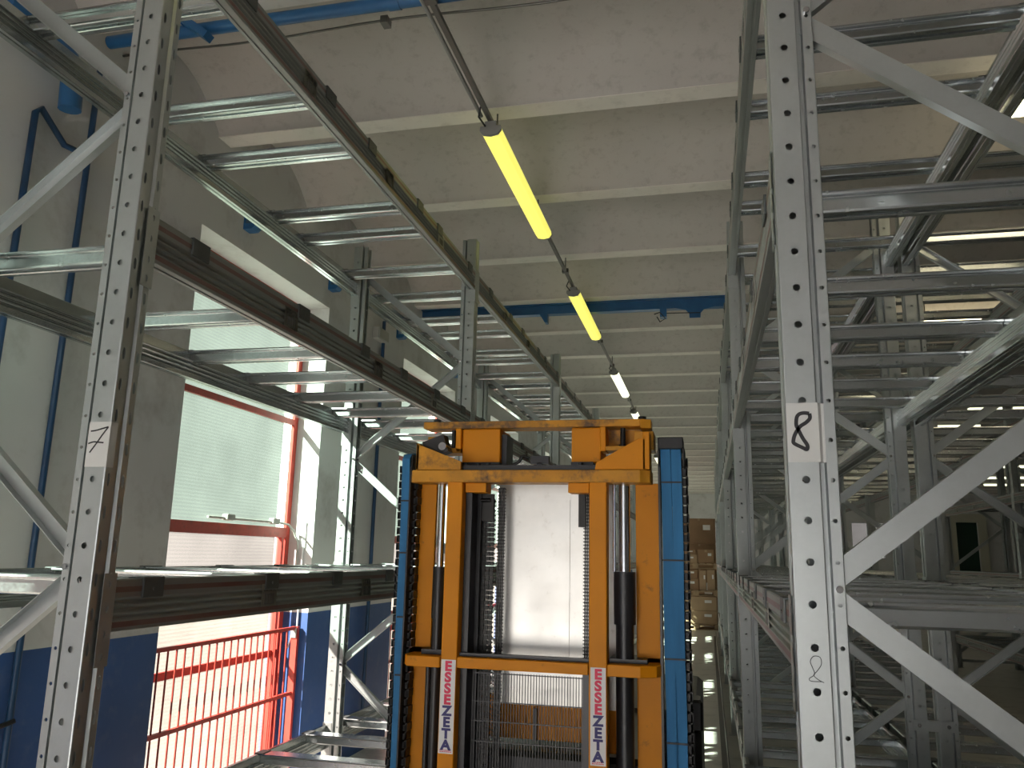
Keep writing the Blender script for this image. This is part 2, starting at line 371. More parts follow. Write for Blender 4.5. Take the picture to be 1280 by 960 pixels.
def upright_mesh():
    mb = MB(); h = UW/2
    zs = [0.0045+PIT*k for k in range(1, 44)]
    segs = []
    for sgn in (-1, 1):
        segs += [((0.004, sgn*h), (0.070, sgn*h), (0, -sgn), (0.009, 0.009), 0.54, 16),
                 ((0.070, sgn*h), (0.0725, sgn*(h-0.002)), None, None, 0, 8), ((0.0725, sgn*(h-0.002)), (0.074, sgn*0.012), None, None, 0, 8),
                 ((0.074, sgn*0.012), (0.086, sgn*0.012), None, None, 0, 8), ((0.086, sgn*0.012), (0.0885, sgn*0.037), None, None, 0, 8),
                 ((0.0885, sgn*0.037), (0.112, sgn*0.037), (0, -sgn), (0.0055, 0.0055), 0.5, 8), ((0.112, sgn*0.037), (0.114, sgn*0.035), None, None, 0, 8),
                 ((0.114, sgn*0.035), (0.114, sgn*0.024), None, None, 0, 8),
                 ((0.004, sgn*h), (0.0012, sgn*(h-0.0012)), None, None, 0, 8), ((0.0012, sgn*(h-0.0012)), (0, sgn*(h-0.004)), None, None, 0, 8),
                 ((0, sgn*(h-0.004)), (0, sgn*0.0175), (1, 0), (0.006, 0.020), 0.5, 8),
                 ((0, sgn*0.0175), (0.009, sgn*0.0115), None, None, 0, 8)]
    segs.append(((0.009, -0.0115), (0.009, 0.0115), None, None, 0, 8))
    for p, q, inn, hole, hc, n in segs:
        if hole:
            panel(mb, p, q, 0, zs[0]-PIT/2); panel(mb, p, q, zs[-1]+PIT/2, HT)
            for z in zs: panel(mb, p, q, z-PIT/2, z+PIT/2, inn, hole, hc, n)
        else: panel(mb, p, q, 0, HT)
    return mb
UM = upright_mesh()
JF = [E+1.43, E-0.06, E-1.55]; JB = [E+2.18, E+0.69, E-0.80]
CPROF = [(-0.027, 0), (0.027, 0), (0.027, 0.028), (0.0245, 0.028), (0.0245, 0.003), (-0.0245, 0.003), (-0.0245, 0.028), (-0.027, 0.028)]
def make_frame(D):
    t = thing('rack_upright', 'rack upright', 'rack upright')
    u = UM.build('post', 'galv', t)
    v = bpy.data.objects.new('post', u.data); COL.objects.link(v); v.parent = t; v.location = (D, 0, 0); v.rotation_euler = (0, 0, math.pi)
    seq = [(1, JB[0]), (0, JF[0]), (1, JB[1]), (0, JF[1]), (1, JB[2]), (0, JF[2])]
    for (sa, za), (sb, zb) in zip(seq[:-1], seq[1:]):
        xa = 0.10 if sa == 0 else D-0.10; xb = 0.10 if sb == 0 else D-0.10
        oz = 0.03 if za > zb else -0.03
        m = MB(); m.sweep(CPROF, (xa, -0.018, za-oz), (xb, -0.018, zb+oz), (0, 1, 0)); m.build('brace', 'galv', t)
    for s, z in [(0, z) for z in JF]+[(1, z) for z in JB]:
        x = 0.10 if s == 0 else D-0.10; m = MB(); m.tube([(x, -0.046, z), (x, 0.046, z)], 0.0085, 8)
        m.build('bolt', 'chrome', t)['small'] = 1
    m = MB(); m.box(0.10, D-0.10, -0.018, 0.01, HT-0.09, HT-0.04) if False else m.box(0.10, D-0.10, -0.018, 0.012, 0.10, 0.145); m.build('brace', 'galv', t)
    for x in (0.05, D-0.05):
        m = MB(); m.box(x-0.075, x+0.075, -0.07, 0.07, 0, 0.006); m.build('base_plate', 'galv', t)
    return t
BP = [(0.002, 0), (0, 0.002), (0, .026)]
for k in range(25): BP.append((0.0045-0.0045*math.cos(2*math.pi*k/8), 0.028+0.070*k/24))
BP += [(0, .101), (0, .146), (.003, .150), (.024, .150), (.026, .146), (.026, .100), (.0275, .0985), (.049, .0985), (.050, .096)]
for k in range(25): BP.append((0.0455+0.0045*math.cos(2*math.pi*k/8), 0.094-0.070*k/24))
BP += [(.050, .002), (.048, 0), (.034, 0), (.033, .004), (.024, .004), (.023, 0)]
def make_beam(front=True, labels=()):
    t = thing('rack_crossbeam', 'beam', 'crossbeam')
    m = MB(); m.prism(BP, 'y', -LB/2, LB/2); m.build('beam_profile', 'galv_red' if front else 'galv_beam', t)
    for s in (-1, 1):
        m = MB(); y = s*LB/2
        # plate hooked on the aisle face of the upright, and the leg lying on its side
        ya, yb = (y-0.05, y) if s < 0 else (y, y+0.05)
        zz = [-0.092, -0.035, 0.03, 0.105, 0.168]
        for za, zb in zip(zz[:-1], zz[1:]):
            panel(m, (-0.004, ya), (-0.004, yb), za, zb, (1, 0), (0.006, 0.011), 0.5, 8, 0.003)
        m.box(-0.004, 0.0, min(ya, yb), max(ya, yb), -0.092, -0.0915); m.box(-0.004, 0.0, min(ya, yb), max(ya, yb), 0.1675, 0.168)
        m.box(-0.004, 0.062, y-0.0035 if s > 0 else y, y if s > 0 else y+0.0035, -0.092, 0.168)
        o = m.build('connector', 'galv', t)
    return t
def beam_sticker(t, y, flip, txt):
    # front beam: face at local x=0 looking to -x
    m = MB(); m.box(-0.0012, -0.0002, y-0.058, y+0.058, 0.028, 0.114); st = m.build('beam_label', 'labelp', t); st['label'] = 'pale grey printed location label'; st['small'] = 1
    o = text('print', txt, 0.031, (-0.0014, y, 0.095), (0, -1, 0), (0, 0, 1), 'inkgrey', st, sx=0.62)
    b = MB(); x = y-0.036
    while x < y+0.034:
        wd = random.choice((0.0015, 0.003, 0.002)); b.box(-0.0017, -0.0012, x, x+wd, 0.036, 0.076); x += wd+random.choice((0.0015, 0.003))
    b.build('barcode', 'inkgrey', st)
TP = [(-.050, .062), (-.0515, .056), (-.050, .050), (-.036, .049), (-.0345, .046), (-.0375, .008), (-.035, .002), (-.030, 0), (-.012, 0), (-.009, .003), (-.007, .014), (.007, .014), (.009, .003), (.012, 0), (.030, 0), (.035, .002), (.0375, .008), (.0345, .046), (.036, .049), (.050, .050), (.0515, .056), (.050, .062)]
def make_bar(D):
    t = thing('support_bar', 'bar', 'support bar')
    m = MB(); m.prism(TP, 'x', -D/2+0.028, D/2-0.028); m.build('bar_profile', 'galv_bar', t)
    for s in (-1, 1):
        m = MB(); a = s*D/2; x0, x1 = (a-0.007, a) if s < 0 else (a, a+0.007)
        m.cbox(x0, x1, -0.05, 0.05, 0.004, 0.064, 0.002)
        xa, xb = (a-0.007, a+0.05) if s < 0 else (a-0.05, a+0.007)
        m.cbox(xa, xb, -0.05, 0.05, 0.0615, 0.0665, 0.001)
        m.tube([(a-s*0.001, 0, 0.03), (a+s*0.009, 0, 0.03)], 0.005, 8)
        m.build('clip', 'clip', t)['small'] = 1
    return t
ORD = ['first', 'second', 'third', 'fourth', 'fifth', 'sixth']
LN = ['lowest', 'second', 'third', 'top']
OFF = {0: [.26, .90, 1.55, 2.15, 2.80, 3.40], 1: [.22, .95, 1.55, 2.20, 2.85, 3.42], 2: [.28, 1.04, 1.71, 2.27, 2.87, 3.46], 3: [.42, 1.14, 1.64, 2.40, 2.79, 3.52]}
# rows: name, aisle-face X, direction of depth, depth, bays, texts
ROWS = [('left rack by the wall', -1.69, -1, 1.02, 5, 1), ('right rack along the aisle', 0.188, 1, 1.09, 5, 1), ('rear twin of right rack', 2.425, -1, 1.09, 4, 1),
        ('far rack beyond second aisle', 4.30, 1, 1.09, 4, 0), ('rear twin of far rack', 6.535, -1, 1.09, 4, 0), ('farthest rack at right', 8.45, 1, 1.09, 4, 0)]
frames = {1.02: make_frame(1.02), 1.09: make_frame(1.09)}
fb = make_beam(True); bb = make_beam(False)
bars = {1.02: make_bar(1.02), 1.09: make_bar(1.09)}
used = set()
def place(proto, loc, rz, full=True, pre=None):
    if pre is None and id(proto) not in used:
        used.add(id(proto)); t = proto
    else: t = copy_tree(proto, None, full)
    t.location = loc; t.rotation_euler = (0, 0, rz); return t
far = MB(); nbars = 0
for ri, (rn, X, dr_, D, nb, full) in enumerate(ROWS):
    y_start = 0 if ri < 3 else (1 if ri < 5 else 2)
    rz = 0 if dr_ > 0 else math.pi
    for i in range(nb+1):
        if i < y_start: continue
        y = Y1+B*i
        t = place(frames[D], (X, y, 0), rz)
        which = 'nearest the camera' if i == y_start else ('the %s one from the near end' % ORD[i-y_start])
        mark = {0: ', paper note 7', 1: ', paper note 8'}.get(ri, '') if i == 0 else ''
        tag(t, 'braced galvanized upright of %s, %s%s' % (rn, which, mark), 'rack upright', 'galvanized rack uprights')
    for i in range(nb):
        if i < y_start: continue
        yc = Y1+B*i+B/2
        for l, z in enumerate(LEV):
            ord_b = ORD[i-y_start]
            t = place(fb, (X, yc, z), rz)
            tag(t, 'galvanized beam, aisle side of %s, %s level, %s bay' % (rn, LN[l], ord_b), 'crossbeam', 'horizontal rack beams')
            if ri < 2 and i < 2:
                for q, dy in enumerate((-0.92, 0.04, 0.97)):
                    beam_sticker(t, dy*dr_, dr_, '2-0%d-0%d-0%d' % (7+ri, l, 6-q if q < 2 else 4-q+2))
            t = place(bb, (X+dr_*D, yc, z), rz+math.pi)
            tag(t, 'galvanized beam, back side of %s, %s level, %s bay' % (rn, LN[l], ord_b), 'crossbeam', 'horizontal rack beams')
            for k, off in enumerate(OFF[l]):
                yy = Y1+B*i+off
                if ri < 2 or (ri == 2 and i < 2):
                    near = i < 3
                    t = place(bars[D], (X+dr_*D/2, yy, z+0.088), 0, near)
                    tag(t, '%s crossbar in %s, %s level, %s bay, from the near end' % (ORD[k], rn, LN[l], ord_b), 'support bar', 'galvanized pallet support crossbars'); nbars += 1
                else:
                    far.prism([(yy+p, z+0.088+q) for p, q in TP], 'x', X+dr_*0.028 if dr_ > 0 else X-D+0.028, X+D-0.028 if dr_ > 0 else X-0.028)
o = far.build('support_bar', 'galv_bar'); tag(o, 'many galvanized crossbars filling the racks far off at right', 'support bars', kind='stuff')
# plates joining the back-to-back rows
sp0 = None
for k, (y, z) in enumerate(((Y1+B, E+1.88), (Y1+B, E-0.96), (Y1, E-0.96), (Y1+2*B, E+1.88), (Y1+2*B, E-0.96))):
    y -= UW/2+0.006
    m = MB(); m.box(1.19, 1.425, y-0.003, y, z-0.032, z+0.032); t = thing('row_spacer', 'flat steel plate bolting the back-to-back racks together, %s frames, %s one' % (['second', 'second', 'nearest', 'third', 'third'][k], 'upper' if z > E else 'lower'), 'steel plate', (1.307, y, z), 0, 'row spacers')
    m.build('plate', 'galv', t, origin=(1.307, y, z))
    for x in (1.225, 1.39):
        b = MB(); b.tube([(x, y-0.010, z), (x, y-0.003, z)], 0.012, 6); b.build('bolt', 'chrome', t, origin=(1.307, y, z))

# paper notes taped on the two nearest uprights
yw = 2.077-UW/2
def note(name, x0, x1, z0, z1, lab, strokes, wd, wrap):
    t = thing(name, lab, 'paper note', ((x0+x1)/2, yw-0.001, (z0+z1)/2)); og = ((x0+x1)/2, yw-0.001, (z0+z1)/2)
    m = MB(); m.box(x0, x1, yw-0.0015, yw-0.0003, z0, z1)
    if wrap > 0: m.box(x0, x0+0.0, yw-0.001, yw, z0, z1)
    m.build('sheet', 'paper', t, origin=og)
    if wrap:
        m = MB()
        if wrap < 0: m.box(-1.6895, -1.6885, yw-0.0015, yw+0.028, z0, z1)
        else:
            m.add([(x1, yw-0.001, z0), (x1+0.008, yw+0.012, z0), (x1+0.008, yw+0.012, z1), (x1, yw-0.001, z1)], [(0, 1, 2, 3)])
            m.add([(x1+0.008, yw+0.012, z0), (x1+0.02, yw+0.012, z0), (x1+0.02, yw+0.012, z1), (x1+0.008, yw+0.012, z1)], [(0, 1, 2, 3)])
        m.build('folded_edge', 'paper', t, origin=og)
    for st in strokes:
        m = MB(); m.ribbon([(x, yw-0.0018, z) for x, z in st], wd, (0, -1, 0)); m.build('handwriting', 'ink', t, origin=og)
def smooth(pts, n=6):
    out = []
    for i in range(len(pts)-1):
        p0 = pts[max(i-1, 0)]; p1 = pts[i]; p2 = pts[i+1]; p3 = pts[min(i+2, len(pts)-1)]
        for k in range(n):
            t = k/n
            out.append(tuple(0.5*((2*b)+(-a+c)*t+(2*a-5*b+4*c-d)*t*t+(-a+3*b-3*c+d)*t**3) for a, b, c, d in zip(p0, p1, p2, p3)))
    out.append(pts[-1]); return out
def px8(x, y): return (0.188+ (x-205)/9.6*0.00172+0.0, E+0.232+(832-y)/9.6*0.00192)
p8 = [(505, 262), (440, 255), (380, 268), (345, 310), (335, 400), (355, 450), (410, 560), (460, 640), (452, 690), (400, 670), (300, 620), (290, 580), (320, 500), (380, 420), (460, 370), (510, 320), (508, 262)]
note('paper_note', 0.190, 0.262, E+0.230, E+0.372, 'white taped paper with handwritten 8 on the nearest right upright', [smooth([px8(*p) for p in p8])], 0.0088, 1)
def px7(x, y): return (-1.765+(x-205)/10.66*0.00247+(800-y)*0.0000, E+0.229+(800-y)/10.66*0.00214)
def p7(x, y):
    # sheet left edge leans in the picture: take position across the sheet instead
    t = (y-180)/620; xl = 250-t*75; xr = 500-t*85
    return (-1.762+(x-xl)/(xr-xl)*0.070, E+0.224+(1-t)*0.132)
note('paper_note', -1.762, -1.690, E+0.224, E+0.356, 'white taped paper with handwritten 7 on the nearest left upright',
     [smooth([p7(*p) for p in ((262, 308), (320, 300), (400, 275), (475, 252))]), smooth([p7(*p) for p in ((475, 252), (400, 360), (330, 470), (240, 605))]), smooth([p7(*p) for p in ((228, 480), (290, 458), (340, 462), (410, 470))])], 0.0042, -1)
t = thing('handwritten_mark', 'small pen-drawn 8 low on the nearest right upright', 'handwriting', (0.234, yw, E-0.232))
m = MB(); c0 = [(1010, 830), (1015, 823), (1021, 823), (1024, 829), (1020, 836), (1015, 840), (1020, 848), (1027, 849)]
pp = [(0.226+(x-1018)*0.00193, E-0.207-(y-821)*0.00185) for x, y in [(1024, 850), (1013, 850), (1011, 847), (1017, 842), (1015, 834), (1013, 827), (1017, 821), (1024, 822), (1025, 830), (1020, 838), (1016, 843), (1021, 848), (1027, 851)]]
m.ribbon([(x, yw-0.0012, z) for x, z in smooth(pp, 4)], 0.0016, (0, -1, 0)); m.build('pen_line', 'ink', t, origin=(0.234, yw, E-0.232))

# ------------------------------------------------------------------ overhead lamp line
RX, RZ = -1.235, E+2.60
t = thing('lamp_rail', 'grey conduit rail running along the aisle above the yellow lamps', 'conduit', (RX, 0, RZ))
m = MB(); m.box(-0.013, 0.013, -2.5, 26, 0.0, 0.026); m.build('rail', 'conduit', t)
m = MB(); m.tube([(-0.04, -2.5, 0.006), (-0.04, 4.35, 0.006)], 0.012, 8); m.build('side_pipe', 'lampbody', t)
for y in ribs:
    if -2 < y < 25:
        m = MB(); m.tube([(0, y, 0.03), (0, y, 0.16)], 0.006, 6); m.box(-0.03, 0.03, y-0.02, y+0.02, -0.004, 0.034); m.build('hanger', 'conduit', t)
LY = [(1.0, 'y'), (4.40, 'y'), (7.60, 'y'), (11.2, 'w'), (14.4, 'w'), (17.7, 'w'), (21.0, 'w')]
names = ['the one above the near end', 'largest of the line', 'second beyond the largest', 'whitest, third of the line', 'fourth, just over the mast', 'fifth, beyond the mast', 'last, far end']
for (y, k), nm in zip(LY, names):
    t = thing('tube_lamp', '%s tube lamp under the ceiling rail, %s' % ('yellow glowing' if k == 'y' else 'pale glowing', nm), 'lamp', (RX+0.005, y, RZ), 0, 'tube lamps above the aisle')
    m = MB(); m.box(-0.035, 0.035, 0, 1.72, -0.035, -0.002); m.build('housing', 'lampbody', t)
    m = MB(); pr = [(-0.06, -0.035), (-0.064, -0.06), (-0.045, -0.088), (0, -0.097), (0.045, -0.088), (0.064, -0.06), (0.06, -0.035)]
    m.prism(pr, 'y', 0.02, 1.70); m.build('cover', 'lamp_y' if k == 'y' else 'lamp_w', t)
    for yy in (0.0, 1.70):
        m = MB(); m.prism([(x*1.06, z*1.03+0.002) for x, z in pr], 'y', yy, yy+0.02); m.build('end_cap', 'lampbody', t)
    m = MB(); m.tube([(-0.02, -0.16, 0.0), (-0.05, -0.09, -0.02), (-0.03, -0.01, -0.04)], 0.006, 6); m.build('cable', 'black', t)
for i, (x, y, ln) in enumerate([(1.62, 4.85, 1.7), (2.2, 9.5, 1.7), (4.35, 15.1, 1.3), (3.8, 17.0, 1.3), (7.3, 24.1, 1.8), (8.0, 27.2, 1.8), (8.8, 29.6, 1.6), (7.6, 32.3, 1.0)]):
    t = thing('tube_lamp', 'pale tube lamp across the right part of the hall, %s from the camera' % ['first', 'second', 'third', 'fourth', 'fifth', 'sixth', 'seventh', 'eighth'][i], 'lamp', (x, y, E+2.62), 0, 'lamps at right')
    m = MB(); m.box(0, ln, -0.035, 0.035, 0.0, 0.04); m.build('housing', 'lampbody', t)
    m = MB(); m.prism([(-0.06, 0), (-0.06, -0.03), (-0.03, -0.06), (0.03, -0.06), (0.06, -0.03), (0.06, 0)], 'x', 0.02, ln-0.02); m.build('cover', 'lamp_h' if i < 2 else 'lamp_w', t)
    m = MB()
    for xx in (0.2, ln-0.2): m.tube([(xx, 0, 0.04), (xx, 0, 0.14 if abs(((y-4.58) % 1.3)) < 0.15 else 0.50)], 0.006, 6)
    m.build('hanger', 'conduit', t)

# ------------------------------------------------------------------ blue overhead beam, pipes, wall bits
yb = 8.60
t = thing('overhead_track', 'blue steel beam hung across the ceiling between lamp ribs', 'steel beam', (-1.5, yb, E+2.7)); og = (-1.5, yb, E+2.7)
m = MB(); m.prism([(yb-0.045, E+2.625), (yb+0.045, E+2.625), (yb+0.045, E+2.64), (yb+0.006, E+2.64), (yb+0.006, E+2.735), (yb+0.045, E+2.735), (yb+0.045, E+2.75), (yb-0.045, E+2.75), (yb-0.045, E+2.735), (yb-0.006, E+2.735), (yb-0.006, E+2.64), (yb-0.045, E+2.64)], 'x', -3.15, 0.45); m.build('i_beam', 'pipe', t, origin=og)
m = MB(); m.prism([(-0.30, E+2.63), (-0.17, E+2.60), (-0.135, E+2.56), (-0.132, E+2.51), (-0.018, E+2.51), (-0.015, E+2.56), (0.02, E+2.60), (0.15, E+2.63)], 'y', yb-0.05, yb-0.038); m.build('gusset_plate', 'pipe', t, origin=og)
m = MB(); m.prism([(-1.76, E+2.63), (-1.70, E+2.53), (-1.67, E+2.53), (-1.67, E+2.63)], 'y', yb-0.05, yb+0.04); m.build('bracket', 'pipe', t, origin=og)
m = MB(); m.box(-0.44, -0.37, yb-0.07, yb+0.03, E+2.53, E+2.63); m.build('bracket', 'pipe', t, origin=og)
m = MB(); m.tube([(-0.50, yb-0.07, E+2.56), (-0.44, yb-0.1, E+2.57), (-0.38, yb-0.1, E+2.50), (-0.44, yb-0.08, E+2.47), (-0.47, yb-0.07, E+2.53)], 0.006, 6); m.tube([(-0.40, yb-0.06, E+2.57), (-0.02, yb-0.06, E+2.56)], 0.005, 6); m.build('cable', 'black', t, origin=og)
yp = 3.35
t = thing('ceiling_pipe', 'thick blue pipe crossing under the ceiling at top left', 'pipe', (-2.0, yp, E+2.68)); og = (-2.0, yp, E+2.68)
m = MB(); m.tube([(-3.1, yp, E+2.68), (0.2, yp, E+2.68)], 0.034, 16); m.build('pipe_run', 'pipe', t, origin=og)
for x in (-1.45, -2.9):
    m = MB(); m.tube([(x-0.03, yp, E+2.68), (x+0.03, yp, E+2.68)], 0.039, 16); m.build('pipe_collar', 'pipe', t, origin=og)
m = MB(); m.sweep([(-0.025, -0.02), (0.025, -0.02), (0.025, 0.02), (-0.025, 0.02)], (-2.70, yp-0.05, E+2.84), (-2.60, yp-0.05, E+2.70), (0, 1, 0)); m.sweep([(-0.02, -0.03), (0.02, -0.03), (0.02, 0.03), (-0.02, 0.03)], (-2.62, yp-0.05, E+2.72), (-2.45, yp-0.05, E+2.59), (0, 1, 0)); m.build('pipe_bracket', 'pipe', t, origin=og)
t = thing('ceiling_cable', 'thin dark cable strung across the ceiling beside the blue pipe', 'cable', (-1.5, 3.55, E+2.73))
m = MB(); m.tube([(-2.0+0.25*i, 0, 0.012*math.sin(i)) for i in range(18)], 0.007, 6); m.build('cable_run', 'conduit', t)
m = MB(); m.box(-0.1, -0.06, -0.03, 0.03, -0.02, 0.02); m.build('clamp', 'conduit', t)
def wpipe(name, lab, pts, r, m='pipe_dark', cat='pipe'):
    o = MB(); o.tube(pts, r, 12); ob = o.build(name, m, origin=pts[0]); tag(ob, lab, cat, 'pipes on the left wall'); return ob
xw = XW+0.03
wpipe('wall_pipe', 'thin blue vertical pipe left of the others on the wall, bent at top', [(xw, 3.36, E+2.02), (xw, 3.20, E+2.00), (xw, 3.03, E+2.11), (xw, 3.00, E+2.07), (xw, 3.00, 0.3)], 0.016)
wpipe('wall_pipe', 'thin straight blue pipe on the wall behind the nearest left upright', [(xw, 3.365, E+2.6), (xw, 3.365, 0.35)], 0.016)
wpipe('wall_pipe', 'thin dark blue pipe on the wall between the two windows', [(xw, 7.49, E+2.3), (xw, 7.49, 0.2)], 0.018)
wpipe('wall_pipe', 'thin dark pipe on the wall past the second window', [(xw, 11.2, E+2.3), (xw, 11.2, 0.2)], 0.018)
xd = XW+0.10
wpipe('drain_pipe', 'fat blue drain pipe with elbow high on the left wall', [(xd, 2.68, E+2.44), (xd, 2.97, E+2.44), (xd, 3.07, E+2.40), (xd, 3.12, E+2.30), (xd, 3.13, E+2.15)], 0.055, 'pipe')
t = thing('wall_switch', 'small grey box with lever low on the blue painted wall', 'switch', (XW+0.02, 3.20, E-0.82))
m = MB(); m.cbox(-0.02, 0.03, -0.04, 0.04, -0.06, 0.04, 0.004); m.build('box', 'boxw', t)
m = MB(); m.tube([(0.03, 0, 0), (0.06, 0.14, 0.03)], 0.012, 8); m.build('lever', 'blackm', t)
for i, y in enumerate((4.94, 6.31, 7.95, 9.9)):
    t = thing('wall_bracket', 'blue steel bracket at the wall top, %s from the camera' % ORD[i], 'bracket', (XW, y, E+2.29), 0, 'blue brackets along the wall')
    m = MB(); m.prism([(0, -0.05), (0.07, -0.05), (0.09, -0.03), (0.09, -0.01), (0.02, -0.01), (0.02, 0.10), (0, 0.10)], 'y', -0.045, 0.045); m.build('plate', 'pipe', t)
t = thing('junction_box', 'small grey junction box under the wall top between the windows', 'junction box', (XW, 7.40, E+2.13))
m = MB(); m.cbox(0, 0.07, -0.13, 0.13, -0.06, 0.06, 0.006); m.build('box_body', 'boxw', t); m = MB(); m.cbox(0.07, 0.078, -0.12, 0.12, -0.052, 0.052, 0.003); m.build('lid', 'boxw', t)
# rod, latch and cable on the window reveal
t = thing('window_rod', 'thin white control rod with latch on the sunlit blue reveal', 'rod', (XW-0.06, 6.305, E-0.66))
m = MB(); m.tube([(-0.02, 0.0, 0.9), (-0.02, 0.0, 0.06)], 0.007, 6); m.tube([(-0.02, -0.01, 0.06), (-0.03, -0.02, -0.62)], 0.007, 8); m.build('rod', 'plasticw', t)
m = MB(); m.cbox(-0.05, 0.0, -0.05, -0.005, -0.03, 0.05, 0.004); m.tube([(-0.05, -0.03, -0.02), (-0.07, -0.04, -0.11)], 0.006, 6); m.build('latch', 'boxw', t)
t = thing('window_cable', 'grey conduit curving off the red window rail', 'conduit', (XF+0.05, 6.08, E+0.185))
m = MB(); m.tube([(0, -1.0, 0.03), (0, 0, 0.03), (0.0, 0.14, 0.02), (0.02, 0.20, -0.03), (0.05, 0.22, -0.12), (0.08, 0.225, -0.6)], 0.009, 8); m.build('conduit_run', 'boxw', t)
for y in (-0.75, -0.1):
    m = MB(); m.cbox(-0.02, 0.03, y-0.05, y+0.05, 0.015, 0.06, 0.005); m.build('bracket', 'boxw', t)
# red guard grille
for gi, (a, b) in enumerate(OP[1:3]):
    t = thing('window_guard', 'red barred grille across the lower part of the %s window' % ['near sunlit', 'farther'][gi], 'window guard', (XW-0.08, a, 0))
    og = (XW-0.08, a, 0); xg = XW-0.08
    for nm, z in (('top_rail', E-0.613), ('middle_rail', E-1.11), ('bottom_rail', 0.12)):
        m = MB(); m.box(xg-0.012, xg+0.012, a+0.01, b-0.02, z-0.013, z+0.013); m.build(nm, 'red', t, origin=og)
    m = MB(); m.box(xg-0.025, xg+0.025, b-0.055, b-0.02, 0, E-0.60); m.build('post', 'red', t, origin=og)
    n = 20
    for i in range(n):
        y = a+0.05+0.088*i
        if y < b-0.08:
            m = MB(); m.tube([(xg, y, 0.12), (xg, y, E-0.613)], 0.0062, 6); m.build('bar', 'red', t, origin=og)

# ------------------------------------------------------------------ lift truck
t = TR = thing('lift_truck', 'yellow and black lift truck mast seen from behind between the racks', 'lift truck', (-0.65, 3.6, 0)); OT = (-0.65, 3.6, 0)
def P(name, mb, m, bevel=0, par=None, lab=None):
    o = mb.build(name, m, par or TR, origin=OT, bevel=bevel)
    if lab: o['label'] = lab
    return o
YF = 3.0
def bx(*a): q = MB(); q.box(*a); return q
P('front_post', bx(-0.966, -0.905, YF, YF+0.07, 0.25, E+0.30), 'yellow', 0.004)
P('front_post', bx(-0.420, -0.356, YF, YF+0.07, 0.25, E+0.30), 'yellow', 0.004)
# crossbars
m = MB(); m.prism([(-1.120, YF+0.10), (-1.120, YF+0.02), (-1.105, YF-0.012), (-0.235, YF-0.012), (-0.200, YF+0.02), (-0.195, YF+0.10)], 'z', E+0.268, E+0.314); P('top_crossbar', m, 'yellow_dirty', 0.003)
m = MB(); m.prism([(-1.116, YF+0.12), (-1.116, YF+0.03), (-1.095, YF-0.008), (-0.968, YF-0.008), (-0.968, YF+0.05), (-1.06, YF+0.12)], 'z', E-0.408, E-0.370); P('lower_crossbar', m, 'yellow', 0.003)
P('lower_crossbar', bx(-0.903, -0.422, YF-0.004, YF+0.03, E-0.406, E-0.368), 'yellow', 0.003)
m = MB(); m.prism([(-0.354, YF-0.008), (-0.240, YF-0.008), (-0.185, YF+0.02), (-0.172, YF+0.06), (-0.172, YF+0.12), (-0.22, YF+0.12), (-0.22, YF+0.05), (-0.354, YF+0.05)], 'z', E-0.406, E-0.366); P('lower_crossbar', m, 'yellow', 0.003)
m = MB(); m.prism([(-0.354, YF+0.05), (-0.22, YF+0.05), (-0.22, YF+0.12), (-0.172, YF+0.12), (-0.172, YF+0.2), (-0.354, YF+0.2)], 'z', E-0.372, E-0.352); P('cylinder_shelf', m, 'blackm')
m = MB(); m.prism([(-1.06, YF+0.05), (-0.968, YF+0.05), (-0.968, YF+0.2), (-1.115, YF+0.2), (-1.115, YF+0.12), (-1.06, YF+0.12)], 'z', E-0.374, E-0.352); P('cylinder_shelf', m, 'blackm')
# outer columns (channel sections)
for x0, x1, s in ((-1.125, -1.048, 1), (-0.262, -0.176, -1)):
    m = MB(); y0 = YF+0.12
    m.prism([(x0, y0), (x1, y0), (x1, y0+0.02), (x0+0.02 if s > 0 else x1, y0+0.02), (x0+0.02 if s > 0 else x1, y0+0.02), (x1 if s < 0 else x0+0.02, y0+0.14), (x1 if s < 0 else x0, y0+0.14), (x1-0.02 if s < 0 else x0, y0+0.14), (x1-0.02 if s < 0 else x0, y0+0.02), (x0, y0+0.02)], 'z', 0.25, E+0.275)
    P('outer_column', m, 'yellow', 0.003)
# gussets on the top crossbar
m = MB(); m.prism([(-1.098, E+0.316), (-0.915, E+0.316), (-0.915, E+0.348), (-1.098, E+0.418)], 'y', YF+0.0, YF+0.018); m.box(-1.098, -1.085, YF, YF+0.09, E+0.316, E+0.418); P('gusset', m, 'yellow_dirty', 0.002)
m = MB(); m.prism([(-0.400, E+0.316), (-0.215, E+0.316), (-0.215, E+0.430), (-0.240, E+0.430), (-0.395, E+0.342)], 'y', YF+0.0, YF+0.018); m.box(-0.225, -0.200, YF, YF+0.12, E+0.316, E+0.455); P('gusset', m, 'yellow', 0.002)
# head frame
Yh = YF+0.09
m = MB(); m.box(-1.105, -0.240, Yh, Yh+0.10, E+0.490, E+0.518); m.prism([(-0.240, Yh), (-0.200, Yh+0.02), (-0.200, Yh+0.10), (-0.240, Yh+0.10)], 'z', E+0.483, E+0.518); P('head_plate', m, 'yellow_dirty', 0.003)
for a, b in ((-0.945, -0.790), (-0.505, -0.392)):
    P('head_block', bx(a, b, Yh+0.02, Yh+0.20, E+0.355, E+0.490), 'yellow', 0.004)
for x in (-0.968, -0.392):
    m = MB(); m.box(x, x+0.022, Yh, Yh+0.1, E+0.395, E+0.490); P('head_web', m, 'yellow', 0.003)
P('head_flange', bx(-1.065, -0.946, Yh, Yh+0.1, E+0.392, E+0.412), 'yellow_dirty', 0.003)
P('head_flange', bx(-0.370, -0.262, Yh, Yh+0.1, E+0.398, E+0.415), 'yellow_dirty', 0.003)
P('head_backing', bx(-0.370, -0.215, Yh+0.10, Yh+0.12, E+0.40, E+0.49), 'yellow_dirty')
